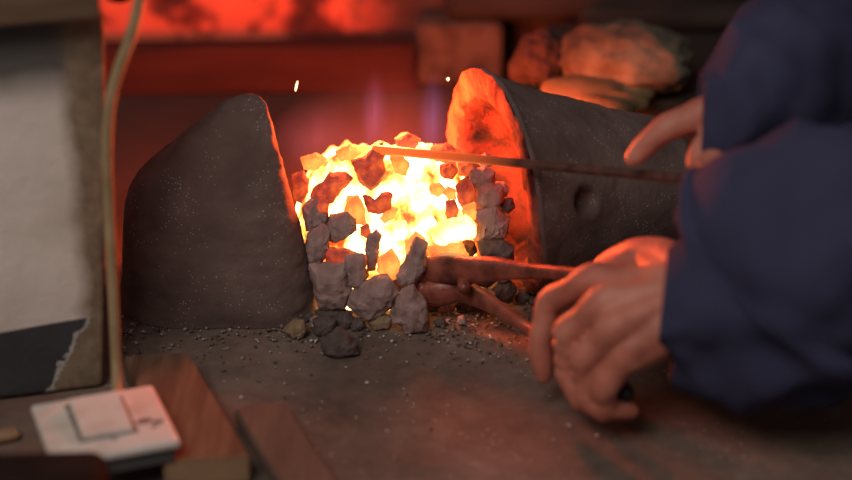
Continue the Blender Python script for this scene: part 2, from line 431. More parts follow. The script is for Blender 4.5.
L = [
 ([(352,161),(367,157),(373,147),(382,144),(385,153),(384,171),(379,179),(371,187),(361,181),(356,171)],'coal_red','dark red pointed lump on top of the fire under the tip of the rod',-.095),
 ([(330,173),(346,175),(351,179),(344,188),(334,200),(323,203),(312,196),(315,190),(325,183)],'coal_red','slanting dull red lump high on the left of the fire',None),
 ([(293,176),(303,172),(309,180),(308,192),(302,203),(295,198)],'coal_red','small red lump touching the right edge of the upright clay block',-.10),
 ([(348,198),(358,198),(364,209),(366,224),(356,222),(345,211)],'coal_orange','glowing orange lump in the middle of the fire, left of the red horseshoe-shaped one',None),
 ([(363,196),(372,203),(383,194),(391,195),(391,208),(378,214),(368,211)],'coal_red','red horseshoe-shaped lump in the middle of the fire',-.126),
 ([(389,208),(397,209),(395,216),(384,222),(380,219)],'coal_orange','small orange lump hanging under the red horseshoe-shaped lump',None),
 ([(303,207),(312,199),(322,200),(329,211),(329,222),(315,229),(306,230)],'coal_grey','rounded grey lump resting against the upright clay block, level with the middle of the fire',None),
 ([(330,217),(348,214),(356,219),(358,230),(345,238),(334,242),(326,236)],'coal_grey','grey lump with reddish top just right of the rounded grey one',None),
 ([(307,236),(323,224),(331,230),(329,246),(321,264),(308,262)],'coal_grey','tall grey lump against the upright clay block, above the big squarish lump',None),
 ([(360,228),(368,225),(371,232),(367,237),(361,235)],'coal_red','tiny red lump in the white-hot middle, above the narrow upright lump',None),
 ([(368,236),(376,230),(381,236),(378,252),(376,270),(368,270),(366,250)],'coal_grey','narrow upright grey lump standing in front of the white-hot middle',None),
 ([(327,248),(348,250),(366,257),(364,270),(345,272),(328,266)],'coal_red','flat red glowing lump wedged above the big squarish lump',-.138),
 ([(311,266),(344,263),(346,270),(352,291),(346,308),(331,310),(319,305),(314,289)],'coal_grey','big squarish grey lump at the lower left of the fire',None),
 ([(345,256),(364,254),(367,267),(365,283),(359,289),(349,283),(345,270)],'coal_grey','grey lump between the big squarish and the big round lumps',-.150),
 ([(353,297),(367,281),(375,278),(388,277),(398,289),(395,302),(383,313),(369,319),(359,314),(352,304)],'coal_grey','big round brownish-grey lump at the front of the fire',-.160),
 ([(399,270),(416,240),(425,245),(426,267),(414,289),(402,283),(397,275)],'coal_grey','tall pointed pinkish-grey lump leaning left of the tongs jaws',-.155),
 ([(402,291),(413,287),(424,301),(428,319),(426,329),(405,333),(402,323),(392,321),(392,310),(397,300)],'coal_grey','stepped grey lump on the floor under the tall pointed one, front right of the fire','g'),
 ([(367,320),(383,315),(391,317),(390,328),(372,330)],'coal_tan','small sandy-brown lump on the floor in front of the big round lump','g'),
 ([(313,319),(325,317),(335,320),(336,329),(325,336),(314,334)],'coal_dark','low dark lump on the floor in front of the big squarish lump','g'),
 ([(322,340),(340,329),(356,342),(360,352),(342,357),(325,350)],'coal_dark','frontmost dark lump lying loose on the hearth floor','g'),
 ([(285,329),(294,320),(303,321),(307,329),(304,336),(294,338)],'coal_tan','small round tan pebble-like lump at the right foot of the upright clay block','g'),
 ([(317,311),(335,308),(352,312),(350,319),(330,320),(318,318)],'coal_dark','thin flat dark lump under the big squarish lump',-.152),
 ([(378,258),(392,250),(400,262),(398,276),(382,278),(377,270)],'coal_orange','orange lump glowing behind the gap above the big round lump',-.140),
 ([(479,186),(492,183),(501,188),(503,199),(497,208),(484,209),(477,200)],'coal_grey','grey lump in front of the bell mouth, middle of the three stacked there',-.118),
 ([(477,214),(496,209),(508,220),(506,235),(490,243),(475,239)],'coal_grey','large smooth grey lump in front of the bell mouth, above the tongs',-.128),
 ([(470,170),(485,167),(495,172),(495,184),(480,188),(470,182)],'coal_grey','uppermost grey lump in front of the bell mouth, just under the rod',-.105),
 ([(480,243),(502,241),(513,247),(512,260),(492,264),(480,256)],'coal_dark','dark lump directly above the tongs beside the bell rim',-.142),
 ([(446,201),(455,201),(459,210),(456,218),(447,217)],'coal_red','small red lump among the embers above the white-hot log-shaped one',-.125),
 ([(429,229),(452,222),(467,218),(474,225),(475,235),(456,239),(437,243)],'coal_white','white-hot log-shaped lump above the tongs jaws',-.145),
 ([(428,248),(446,243),(462,244),(468,254),(452,262),(434,262)],'coal_orange','flat orange-red lump just above the tongs jaws',-.145),
 ([(456,186),(466,178),(474,190),(475,206),(466,214),(459,200)],'coal_red','red lump at the right edge of the white-hot area, beside the bell-side lumps',-.112),
 ([(463,206),(474,204),(478,214),(474,222),(464,218)],'coal_orange','small orange lump right above the tip of the white-hot log-shaped lump',-.125),
 ([(430,186),(440,184),(446,190),(439,196),(431,193)],'coal_orange','small orange lump in the embers right of the middle, under the rod',-.112),
 ([(391,157),(401,154),(409,166),(406,174),(396,171)],'coal_orange','thin orange lump beside the tip of the rod',-.095),
 ([(393,224),(404,222),(410,232),(404,240),(393,238)],'coal_white','yellow-white lump in the centre of the fire',-.132),
 ([(418,218),(430,212),(436,222),(426,230)],'coal_white','yellow-white lump left of the white-hot log-shaped one',-.132),
 ([(336,152),(350,144),(362,150),(352,158),(340,160)],'coal_orange','orange lump on the upper left crest of the fire',-.070),
 ([(395,138),(407,133),(420,140),(415,148),(398,147)],'coal_red','dark red lump on the crest of the fire behind the rod',-.058),
 ([(430,148),(446,144),(460,152),(456,162),(436,160)],'coal_red','dark red lump on the crest of the fire near the bell mouth, behind the rod',-.060),
 ([(440,166),(450,162),(457,170),(452,178),(442,176)],'coal_red','small dark red lump right under the rod near the bell-side end of the fire',-.108),
 ([(458,164),(468,160),(474,168),(468,176),(460,174)],'coal_red','small red lump between the rod and the uppermost grey bell-side lump',-.100),
 ([(448,188),(456,190),(456,198),(448,199),(444,193)],'coal_orange','small orange lump above the small red one in the right half of the embers',-.118),
 ([(461,222),(470,218),(477,225),(472,232)],'coal_orange','thin orange lump at the tip of the white-hot log-shaped lump',-.140),
 ([(316,204),(323,198),(330,203),(328,211),(319,212)],'coal_red','small red lump below the slanting dull red one on the left',-.128),
 ([(405,242),(416,232),(424,240),(416,256),(407,256)],'coal_orange','upright orange lump just above the tall pointed pinkish-grey one',-.136),
 ([(302,158),(316,154),(326,160),(318,168),(304,168)],'coal_orange','orange lump on the crest of the fire next to the upright clay block',-.075),
]
for i, (ol, mt, lab, yy) in enumerate(L):
    coal(ol, mt, lab, y=None if yy in (None, 'g') else yy, seed=i+1, ground=(yy == 'g'))

# small dark pieces packed low among the larger lumps
rf = random.Random(11)
for (px, py, w_, mt, yy) in ((343,320,16,'coal_dark','g'),(357,325,13,'coal_dark','g'),(349,300,10,'coal_dark',-.142),(308,316,10,'coal_dark','g'),(398,284,15,'coal_dark',-.140),(410,283,16,'coal_dark',-.132),
    (388,291,14,'coal_dark',-.138),(361,274,14,'coal_dark',-.132),(432,302,18,'coal_dark',-.135),(447,304,20,'coal_grey','g'),(463,300,18,'coal_dark',-.130),(476,306,16,'coal_dark','g'),(489,298,20,'coal_grey',-.132),
    (505,291,20,'coal_dark',-.130),(521,296,15,'coal_dark','g'),(436,288,20,'coal_dark',-.122),(452,282,20,'coal_dark',-.118),(470,284,20,'coal_dark',-.120),(486,275,20,'coal_dark',-.125),(503,272,18,'coal_grey',-.128),
    (315,268,12,'coal_dark',-.128),(306,282,15,'coal_dark',-.130),(307,300,15,'coal_dark',-.138),(305,312,13,'coal_dark',-.142),(317,322,13,'coal_grey','g'),(468,250,17,'coal_dark',-.125),(470,228,14,'coal_grey',-.112),(500,190,16,'coal_grey',-.100),(506,205,14,'coal_dark',-.112),(486,160,14,'coal_grey',-.080),
    (534,300,10,'coal_dark','g'),(440,322,9,'coal_dark','g'),(462,320,8,'coal_grey','g'),(333,258,14,'coal_dark',-.126),(318,276,14,'coal_dark',-.125),(369,300,10,'coal_dark',-.140)):
    na = rf.choice((6, 7, 8)); ph = rf.uniform(0, 1)
    ol = [(px+w_*.6*rf.uniform(.8, 1.15)*math.cos(2*math.pi*(k+ph)/na), py+w_*.52*rf.uniform(.8, 1.15)*math.sin(2*math.pi*(k+ph)/na)) for k in range(na)]
    coal(ol, mt, 'small dark coal piece packed low between the larger lumps of the fire', y=None if yy == 'g' else yy, seed=int(px), ground=(yy == 'g'), group='small coal pieces')

# dust and grit strewn round the stones
bm = bmesh.new()
rr = random.Random(3)
for k in range(900):
    px = rr.uniform(120, 560); py = rr.gauss(322, 16)
    if k > 650: px = rr.uniform(420, 560); py = rr.uniform(296, 345)
    if k > 800: px = rr.uniform(120, 620); py = rr.uniform(320, 440)
    p = at(px, py, z=.0)
    if p.y > -.05: continue
    s = rr.uniform(.0006, .0018)*(1.4 if rr.random() < .1 else 1)
    r = bmesh.ops.create_icosphere(bm, subdivisions=1, radius=s)
    for v in r['verts']: v.co = Vector((v.co.x*rr.uniform(.7, 1.3), v.co.y*rr.uniform(.7, 1.3), v.co.z*.7))+Vector((p.x, p.y, s*.2-.001))
M['grit'] = mat('ash_grit', [(.38, (.08, .06, .052)), (.52, (.16, .125, .11)), (.6, (.5, .46, .44))], 90, .6, .1, 100, .001)
tag(obj('ash_grit', bm, M['grit'], smooth=False), 'grey and white ash grit scattered on the floor around the clay blocks', 'grit', kind='stuff')

# ------------------------------------------------------------------ flames and sparks
def flame_mat(name, col, strength, zlo, zhi, scale=30):
    m = bpy.data.materials.new(name); m.use_nodes = True; nt = m.node_tree; nt.nodes.clear()
    out = nt.nodes.new('ShaderNodeOutputMaterial'); em = nt.nodes.new('ShaderNodeEmission'); em.inputs[0].default_value = (*col, 1)
    tc = nt.nodes.new('ShaderNodeTexCoord')
    ln = nn(nt, 'ShaderNodeVectorMath', operation='LENGTH'); nt.links.new(tc.outputs['Object'], ln.inputs[0])
    fall = nt.nodes.new('ShaderNodeMapRange'); nt.links.new(ln.outputs['Value'], fall.inputs[0])
    fall.inputs[1].default_value = 1; fall.inputs[2].default_value = .1; fall.inputs[3].default_value = 0; fall.inputs[4].default_value = 1
    n = tex(nt, scale, 3, stretch=(1, 1, .35))
    nr = nt.nodes.new('ShaderNodeMapRange'); nt.links.new(n, nr.inputs[0]); nr.inputs[1].default_value = .35; nr.inputs[2].default_value = .7
    s = math_(nt, 'MULTIPLY', math_(nt, 'MULTIPLY', fall.outputs[0], fall.outputs[0]), math_(nt, 'ADD', nr.outputs[0], .25))
    s = math_(nt, 'MULTIPLY', s, strength)
    nt.links.new(s, em.inputs[1]); nt.links.new(em.outputs[0], out.inputs['Volume'])
    return m
def flame(px, py, y, rx, ry, rz, col, strength, label, scale=3, lean=0):
    bm = bmesh.new(); r = bmesh.ops.create_icosphere(bm, subdivisions=4, radius=1)
    for v in bm.verts:
        t = max(0, v.co.z); v.co.x *= (1-.55*t); v.co.y *= (1-.55*t); v.co.x += lean*t*t
    o = obj('flame', bm, flame_mat('flame_glow', col, strength, 0, 1, scale)); o.location = at(px, py, y=y); o.scale = (rx, ry, rz)
    tag(o, label, 'flame', 'flames rising from the fire', kind='stuff')
flame(384, 150, -.03, .115, .08, .095, (1, .10, .06), 10, 'broad reddish-pink flame haze over the whole ember bed', 2)
flame(374, 118, -.05, .016, .014, .052, (.85, .20, .40), 24, 'thin purple flame tongue rising over the middle of the fire', 2, .2)
flame(432, 122, -.04, .016, .014, .055, (.55, .25, .65), 22, 'thin bluish-violet flame tongue rising beside the bell mouth', 2, .3)
flame(314, 138, -.05, .05, .04, .042, (.9, .16, .20), 8, 'short mauve flame licking up next to the upright clay block', 2, .2)
def spark(px, py, y, l, r, tilt, label):
    bm = bmesh.new(); sweep(bm, [(Vector((0, 0, -l)), r*.4), (Vector((0, 0, 0)), r), (Vector((0, 0, l)), r*.3)], n=8, k=3, up=Vector((0, 1, 0)))
    o = obj('spark', bm, M['spark']); o.location = at(px, py, y=y); o.rotation_euler = (0, tilt, 0)
    tag(o, label, 'spark')
M['spark'] = hot('spark_glow', (.3, .1, .05), [(.2, (1, .5, .2)), (.8, (1, .62, .3))], 6, 20)
spark(296.5, 86, -.12, .0042, .0009, R(14), 'thin orange spark flying above and right of the upright clay block')
spark(448, 79, -.12, .0012, .0013, 0, 'tiny round spark in the air beside the top of the bell mouth')

# ------------------------------------------------------------------ rod
p0 = at(392, 151, y=-.108); p1 = at(675, 178, y=-.268); dr = (p1-p0)
bm = bmesh.new()
sweep(bm, [(p0-dr*.06, .0036), (p0, .0039), (p0+dr*.5, .0037), (p1, .0037), (p1+dr*.22, .0037)], n=16, k=6)
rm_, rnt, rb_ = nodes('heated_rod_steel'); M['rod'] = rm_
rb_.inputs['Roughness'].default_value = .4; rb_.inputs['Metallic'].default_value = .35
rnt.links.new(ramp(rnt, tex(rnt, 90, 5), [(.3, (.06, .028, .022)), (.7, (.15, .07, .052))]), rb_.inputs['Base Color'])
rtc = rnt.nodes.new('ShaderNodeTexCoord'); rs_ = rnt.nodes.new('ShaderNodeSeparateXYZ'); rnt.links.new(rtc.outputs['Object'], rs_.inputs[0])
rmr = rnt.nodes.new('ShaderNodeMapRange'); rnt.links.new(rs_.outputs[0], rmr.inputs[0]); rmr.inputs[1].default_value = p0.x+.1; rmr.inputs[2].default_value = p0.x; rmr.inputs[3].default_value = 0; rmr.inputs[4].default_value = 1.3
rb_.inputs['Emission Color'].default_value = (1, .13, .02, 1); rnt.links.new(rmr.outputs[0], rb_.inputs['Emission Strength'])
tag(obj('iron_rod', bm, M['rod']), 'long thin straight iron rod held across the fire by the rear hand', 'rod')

# ------------------------------------------------------------------ tongs
tr = empty('tongs', at(450, 285, z=.035))
def V(px, py, z): return at(px, py, z=z)
bm = bmesh.new()   # upper rein and its jaw
sweep(bm, [(V(421, 284, .030), .004, .007), (V(429, 271, .042), .008, .011), (V(447, 268, .050), .008, .0125), (V(468, 270, .056), .006, .0115), (V(492, 269, .062), .006, .0100),
           (V(530, 271, .070), .0045, .0062), (V(575, 274, .082), .004, .0048), (V(620, 282, .088), .004, .0045), (V(652, 295, .090), .004, .004)], n=16, k=6, power=3)
obj('upper_rein', bm, M['iron'], tr)
bm = bmesh.new()   # lower rein and its jaw
sweep(bm, [(V(421, 280, .034), .004, .006), (V(424, 289, .026), .008, .009), (V(438, 292, .026), .009, .0115), (V(458, 289, .030), .008, .011), (V(478, 297, .032), .0062, .0085),
           (V(505, 313, .033), .0048, .0058), (V(535, 333, .036), .0042, .0048), (V(580, 362, .040), .0042, .0045), (V(619, 387, .042), .0048, .0048)], n=16, k=6, power=2.6)
obj('lower_rein', bm, M['iron'], tr)
bm = bmesh.new()
sweep(bm, [(V(464, 281, .046)+Vector((0, -.012, 0)), .0055), (V(464, 281, .046)+Vector((0, .012, 0)), .0055)], n=16, k=3)
obj('rivet', bm, M['iron'], tr)
bm = bmesh.new(); sweep(bm, [(V(619, 387, .042), .0058), (V(622, 390, .042), .0072), (V(626, 393, .042), .0066)], n=20, k=4)
tag(obj('end_knob', bm, M['knob'], tr), 'black steel knob')
tag(tr, 'dark iron blacksmith tongs with jaws in the coals, gripped by the front hand', 'tongs')

# ------------------------------------------------------------------ person
def zc(px, py, z): return at(px, py, z=z)
body = bmesh.new()
def limb(path, n=20, k=5, bmx=None, power=2.0): sweep(bmx or body, path, n=n, k=k, power=power)
# --- front (left) hand
LW = zc(708, 285, .128)
mcp = [zc(592, 279, .112), zc(602, 303, .110), zc(614, 328, .100), zc(632, 349, .086)]
pip = [zc(551, 302, .086), zc(567, 333, .080), zc(584, 362, .066), zc(604, 387, .052)]
dip = [zc(540, 342, .054), zc(567, 371, .048), zc(587, 397, .038), zc(607, 407, .032)]
tip = [zc(544, 375, .027), zc(580, 402, .026), zc(603, 414, .026), zc(631, 411, .026)]
fr = [(.0108, .0104, .0097, .0083), (.0112, .0108, .0096, .0083), (.0112, .0110, .0096, .0081), (.0104, .0104, .0090, .0075)]
for i in range(4):
    base = LW.lerp(mcp[i], .45)
    limb([(base, fr[i][0]*1.05), (LW.lerp(mcp[i], .8), fr[i][0]*1.12), (mcp[i], fr[i][0]*1.14), (mcp[i].lerp(pip[i], .5), fr[i][1]*.98), (pip[i], fr[i][1]*1.06),
          (pip[i].lerp(dip[i], .5), fr[i][2]*.98), (dip[i], fr[i][2]*1.0), (dip[i].lerp(tip[i], .6), fr[i][3]*1.05), (tip[i], fr[i][3]*.85)])
# palm slab: swept from wrist to knuckle row
pc = (mcp[0]+mcp[1]+mcp[2]+mcp[3])/4; across = (mcp[0]-mcp[3]).normalized()
def slab(bmx, a, b, w0, w1, t0, t1, acr):
    t = (b-a).normalized(); nrm = t.cross(acr).normalized(); acr = nrm.cross(t).normalized(); rs = []
    for k in range(13):
        f = k/12; c = a.lerp(b, f); w = w0+(w1-w0)*math.sin(f*math.pi/2); th = t0+(t1-t0)*f
        e = 1 if 0 < k < 12 else .75
        rs.append([c+acr*(w*e*math.copysign(abs(math.cos(q))**.75, math.cos(q)))+nrm*(th*e*math.copysign(abs(math.sin(q))**.9, math.sin(q))) for q in [2*math.pi*j/28 for j in range(28)]])
    rings(bmx, rs)
dn = Vector((0, 0, -.006))
slab(body, LW+dn*.3, pc+dn, .026, .036, .017, .0125, across)
# thumb on the far side
limb([(LW.lerp(mcp[0], .15), .014), (zc(668, 262, .118), .0165), (zc(640, 256, .112), .0145), (zc(616, 262, .100), .0115), (zc(600, 274, .086), .0105), (zc(590, 290, .070), .0085)])
limb([(LW.lerp(mcp[0], .25)+dn, .016), (zc(640, 266, .108), .015), (mcp[0]+dn, .011)])    # web of the thumb
limb([(LW.lerp(mcp[3], .1)+dn, .017), (LW.lerp(mcp[3], .55)+dn*1.6, .0165), (mcp[3]+dn*1.2, .011)])   # heel
LE = Vector((.43, -.385, .225)); LS = Vector((.56, -.40, .50))
limb([(LW.lerp(pc, .2), .024, .017), (LW, .026, .020), (LW.lerp(LE, .3), .032, .028), (LW.lerp(LE, .65), .041), (LE, .040), (LE.lerp(LS, .5), .048), (LS, .055)])
# --- rear (right) hand
yy = -.262
def yc_(px, py, y=-.262): return at(px, py, y=y)
RW = yc_(768, 96, -.250)
rm = [yc_(706, 112, -.262), yc_(722, 132, -.275), yc_(738, 148, -.282), yc_(755, 158, -.285)]
limb([(RW.lerp(rm[0], .4), .011), (rm[0], .0122), (yc_(688, 119), .0108), (yc_(668, 127, -.264), .0104), (yc_(655, 137, -.265), .0092), (yc_(644, 147, -.264), .0088), (yc_(634, 157, -.263), .0074)])
for i, (b, c, d) in enumerate(((yc_(704, 148, -.280), yc_(698, 172, -.284), yc_(706, 190, -.268)), (yc_(712, 162, -.297), yc_(708, 186, -.29), yc_(720, 196, -.27)), (yc_(732, 172, -.297), yc_(728, 192, -.29), yc_(738, 200, -.272)))):
    m_ = rm[i+1]; limb([(RW.lerp(m_, .4), .011), (m_, .0112), (b, .0098), (c, .0088), (d, .0070)])
rpc = (rm[0]+rm[1]+rm[2]+rm[3])/4
slab(body, RW, rpc, .026, .034, .017, .0125, (rm[0]-rm[3]).normalized())
limb([(RW, .014), (yc_(745, 128, -.235), .015), (yc_(726, 148, -.238), .0115), (yc_(712, 162, -.243), .0095), (yc_(704, 172, -.25), .0075)])
RE = Vector((.40, -.11, .185)); RS = Vector((.44, -.04, .52))
limb([(RW.lerp(rpc, .2), .024, .017), (RW, .026, .020), (RW.lerp(RE, .35), .034, .030), (RW.lerp(RE, .7), .042), (RE, .041), (RE.lerp(RS, .5), .048), (RS, .055)])
# --- torso, head, kneeling legs (outside the frame)
hip = Vector((.92, -.21, .50)); chest = Vector((.60, -.21, .52)); nk = Vector((.50, -.21, .63))
limb([(LS, .055), ((LS+chest)/2, .07), (chest, .10), ((RS+chest)/2, .07), (RS, .055)])
limb([(nk, .058), (chest+Vector((-.02, 0, .04)), .12, .10), (chest.lerp(hip, .4), .15, .11), (chest.lerp(hip, .8), .14, .11), (hip, .16, .13)])
hd = Vector((.435, -.21, .735))
limb([(chest+Vector((-.03, 0, .05)), .065), (nk, .058), (hd+Vector((.02, 0, -.05)), .056)])
bmh = bmesh.ops.create_icosphere(body, subdivisions=4, radius=1)
for v in bmh['verts']:
    v.co = hd+Matrix.Rotation(R(-38), 3, 'Y') @ Vector((v.co.x*.096, v.co.y*.076, v.co.z*.118*(1 if v.co.z > 0 else .98)))
def headp(x, y, z): return hd+Matrix.Rotation(R(-38), 3, 'Y') @ Vector((x, y, z))
limb([(headp(-.090, 0, .02), .008), (headp(-.108, 0, -.015), .012), (headp(-.112, 0, -.028), .014)], n=12)
limb([(headp(-.088, -.022, -.058), .008), (headp(-.097, 0, -.058), .0085), (headp(-.088, .022, -.058), .008)], n=12)
limb([(headp(-.07, -.03, -.09), .016), (headp(-.083, 0, -.098), .018), (headp(-.07, .03, -.09), .016)], n=12)
for s in (-1, 1):
    limb([(headp(.0, s*.076, .022), .012, .008), (headp(.008, s*.084, 0), .014, .008), (headp(.0, s*.077, -.024), .010, .007)], n=12)
    hp = hip+Vector((0, s*.09, -.02)); kn = Vector((.86, -.21+s*.14, .075)); an = Vector((1.26, -.21+s*.13, .06))
    limb([(hp, .10), (hp.lerp(kn, .5), .085), (kn, .062), (kn.lerp(an, .4), .062), (an, .042), (an+Vector((.09, 0, -.02)), .036, .03), (an+Vector((.16, 0, -.028)), .03, .02)])
person = obj('person', body, M['skin'])
bake(person, [('REMESH', dict(mode='VOXEL', voxel_size=.0018, adaptivity=0)), ('SMOOTH', dict(factor=.5, iterations=4))])
tag(person, 'person in a navy jacket leaning in from the right, holding the rod and the tongs', 'person')

# finger nails (only the rear forefinger could be seen); creases of the jacket
def wrink(amp, seed, fr_=14):
    def f(q, t, an):
        a = 1-abs(mn.noise(Vector((q.x*fr_+seed, q.y*fr_*.6, q.z*fr_*1.5))))*2
        b = mn.noise(Vector((q.x*fr_*2.4, q.y*fr_*2+seed, q.z*fr_*2.4)))
        return amp*(a*.8+b*.6-.4)
    return f
jk = bmesh.new()
def sc(px, py, y): return at(px, py, y=y)
# front sleeve: turned-in cuff, then full and creased
a0 = sc(664, 297, -.338)
sweep(jk, [(sc(664, 300, -.340), .044, .040), (sc(682, 302, -.342), .050, .053), (sc(706, 306, -.345), .055, .070), (sc(736, 300, -.35), .058, .094),
           (sc(775, 284, -.36), .062, .092), (sc(825, 248, -.37), .066, .088), (LE+Vector((0, 0, .01)), .074, .085), (LE.lerp(LS, .5), .078, .078), (LS, .082, .082)], n=72, k=10, wr=wrink(.011, 3), cuff=.02)
sweep(jk, [(sc(700, 122, -.262), .031, .037), (sc(711, 122, -.262), .038, .046), (sc(732, 120, -.258), .044, .060), (sc(762, 112, -.24), .052, .078),
           (sc(800, 100, -.20), .060, .088), (RE+Vector((-.01, 0, .01)), .078, .095), (RE.lerp(RS, .45)+Vector((-.045, 0, 0)), .105, .10), (RS, .10, .10)], n=72, k=10, wr=wrink(.009, 9), cuff=.02)
sweep(jk, [(LS+Vector((0, .0, 0)), .082), ((LS+chest)/2, .105), (chest, .13), ((RS+chest)/2, .105), (RS, .082)], n=48, k=6, wr=wrink(.006, 5))
sweep(jk, [(nk+Vector((.01, 0, -.01)), .072), (chest+Vector((-.02, 0, .03)), .14, .125), (chest.lerp(hip, .4), .175, .135), (chest.lerp(hip, .8), .165, .135), (hip, .185, .155)], n=64, k=8, wr=wrink(.008, 6))
j = obj('jacket', jk, M['navy'], person)
tag(j, 'navy blue cotton jacket with long loose sleeves')
bm = bmesh.new()
for s in (-1, 1):
    hp = hip+Vector((0, s*.09, -.02)); kn = Vector((.86, -.21+s*.14, .085)); an = Vector((1.26, -.21+s*.13, .07))
    sweep(bm, [(hp, .125), (hp.lerp(kn, .5), .105), (kn+Vector((0, 0, .0)), .078), (kn.lerp(an, .4), .078), (an, .058)], n=40, k=8, wr=wrink(.006, 4))
obj('trousers', bm, M['trouser'], person)
bm = bmesh.new(); r = bmesh.ops.create_icosphere(bm, subdivisions=4, radius=1)
for v in r['verts']:
    c_ = v.co.copy()
    k_ = 1.0 if (c_.z > .25 or c_.x > .1) else .86
    v.co = headp(.008+c_.x*.102*k_, c_.y*.084*k_, .012+c_.z*.120*k_)+Vector((0, 0, .003*fbm(c_, 6)))
obj('hair', bm, M['hair'], person)

# ------------------------------------------------------------------ left wall block, beam over it
PY = -.265; PX = -.2475
def pillar_mat():
    PX = 0
    m, nt, b = nodes('painted_plaster')
    tc = nt.nodes.new('ShaderNodeTexCoord'); s = nt.nodes.new('ShaderNodeSeparateXYZ'); nt.links.new(tc.outputs['Object'], s.inputs[0])
    x, y, z = s.outputs
    n1 = tex(nt, 16, 5, .6); n2 = tex(nt, 60, 6, .7)
    j1 = math_(nt, 'MULTIPLY', math_(nt, 'SUBTRACT', n1, .5), .05); j2 = math_(nt, 'MULTIPLY', math_(nt, 'SUBTRACT', n2, .5), .030)
    white = ramp(nt, tex(nt, 10, 5), [(.3, (.56, .455, .385)), (.5, (.72, .605, .53)), (.7, (.78, .68, .61))])
    # white turns dark grey towards the top
    topm = nt.nodes.new('ShaderNodeMapRange'); nt.links.new(math_(nt, 'ADD', z, math_(nt, 'MULTIPLY', j1, .4)), topm.inputs[0]); topm.inputs[1].default_value = .235; topm.inputs[2].default_value = .262
    white = mixc(nt, topm.outputs[0], white, (.11, .095, .085))
    tan = ramp(nt, n2, [(.3, (.15, .10, .062)), (.55, (.25, .175, .11)), (.75, (.36, .27, .18))])
    # tan corner where paint has rubbed off
    e = nt.nodes.new('ShaderNodeMapRange'); nt.links.new(math_(nt, 'ADD', x, math_(nt, 'MULTIPLY', j1, .5)), e.inputs[0]); e.inputs[1].default_value = PX-.020; e.inputs[2].default_value = PX-.006
    col = mixc(nt, e.outputs[0], white, tan)
    # lower dado: dark grey where paint survives, tan where it peeled
    zt = math_(nt, 'ADD', math_(nt, 'MULTIPLY', math_(nt, 'SUBTRACT', x, PX), .06), .060)
    low = math_(nt, 'LESS_THAN', z, zt)
    xb = math_(nt, 'ADD', math_(nt, 'ADD', math_(nt, 'MULTIPLY', z, .62), PX-.046), j2)
    dark = math_(nt, 'LESS_THAN', x, xb)
    chip = math_(nt, 'LESS_THAN', math_(nt, 'ABSOLUTE', math_(nt, 'SUBTRACT', x, xb)), .0016)
    grey = ramp(nt, n1, [(.3, (.030, .029, .031)), (.6, (.05, .048, .05)), (.8, (.075, .072, .072))])
    lowc = mixc(nt, dark, tan, grey); lowc = mixc(nt, chip, lowc, (.42, .38, .35))
    col = mixc(nt, low, col, lowc)
    nt.links.new(col, b.inputs['Base Color']); b.inputs['Roughness'].default_value = .8
    bp = nn(nt, 'ShaderNodeBump', Strength=.4, Distance=.003); nt.links.new(n2, bp.inputs['Height']); nt.links.new(bp.outputs[0], b.inputs['Normal'])
    return m
WX, WY = PX, PY; PX = PY = 0
bm = bmesh.new(); box(bm, (PX-.3, PY+.018, .150), (.6, .036, .306), bev=.006, seg=3)
bmesh.ops.subdivide_edges(bm, edges=[e for e in bm.edges if e.calc_length() > .05], cuts=30, use_grid_fill=True)
for v in bm.verts: v.co += Vector((.002*fbm(v.co, 18)+.021*max(0, v.co.z)/.3-.55*(v.co.y-PY), .002*fbm(v.co, 14, 2), 0))
o = obj('wall_left', bm, pillar_mat()); o.location = (WX, WY, 0); o.rotation_euler = (0, 0, R(14))
tag(o, 'white painted side wall of the hearth with peeling dark grey dado', None, kind='structure')
bm = bmesh.new(); box(bm, (0, 0, 0), (.62, .085, .055), bev=.003)
o = obj('wooden_beam', bm, M['topwood'], smooth=False); o.location = (WX-.296*math.cos(R(14))-.004, WY+.016-.296*math.sin(R(14)), .3315); o.rotation_euler = (0, 0, R(14)); tag(o, 'brown wooden beam laid on top of the white side wall', 'beam')
bm = bmesh.new(); sweep(bm, [(Vector((0, -.02, 0)), .016), (Vector((0, .03, 0)), .016)], n=24, k=3)
o = obj('iron_pipe', bm, M['black']); o.location = (WX+.028, WY+.03, .322); tag(o, 'stub of black pipe at the end of the beam over the white wall', 'pipe')

# ------------------------------------------------------------------ planks, switch, cable, black case
def quadprism(name, pts, z0, z1, m, me_end=None):
    bm = bmesh.new(); lo = [bm.verts.new((p.x, p.y, z0)) for p in pts]; hi = [bm.verts.new((p.x, p.y, z1)) for p in pts]
    bm.faces.new(hi); bm.faces.new(lo[::-1])
    for i in range(4): bm.faces.new((lo[i], lo[(i+1) % 4], hi[(i+1) % 4], hi[i]))
    bmesh.ops.bevel(bm, geom=bm.edges[:], offset=.0015, segments=2, affect='EDGES')
    c = sum(pts, Vector())/4; c.z = z0
    for v in bm.verts: v.co -= c
    o = obj(name, bm, m, smooth=False); o.location = c
    return o
pts = [at(124, 356, z=.021), at(188, 352, z=.021), at(250, 456, z=.021), at(164, 463, z=.021)]
o = quadprism('wooden_plank', pts, -.001, .021, M['wood']); o.data.materials.append(M['wood_end'])
for p in o.data.polygons:
    if p.normal.y < -.7: p.material_index = 1
tag(o, 'short thick brown plank with a pale sawn end, lying under the light switch', 'plank', 'planks on the hearth floor')
a = at(234, 408, z=.012); b = at(285, 402, z=.012); d2 = (at(336, 480, z=.012)-b)
pts = [a, b, b+d2*1.5, a+d2*1.5]
o = quadprism('wooden_plank', pts, -.001, .012, M['wood_grey']); tag(o, 'thin dull brown plank lying flat right of the thick plank', 'plank', 'planks on the hearth floor')
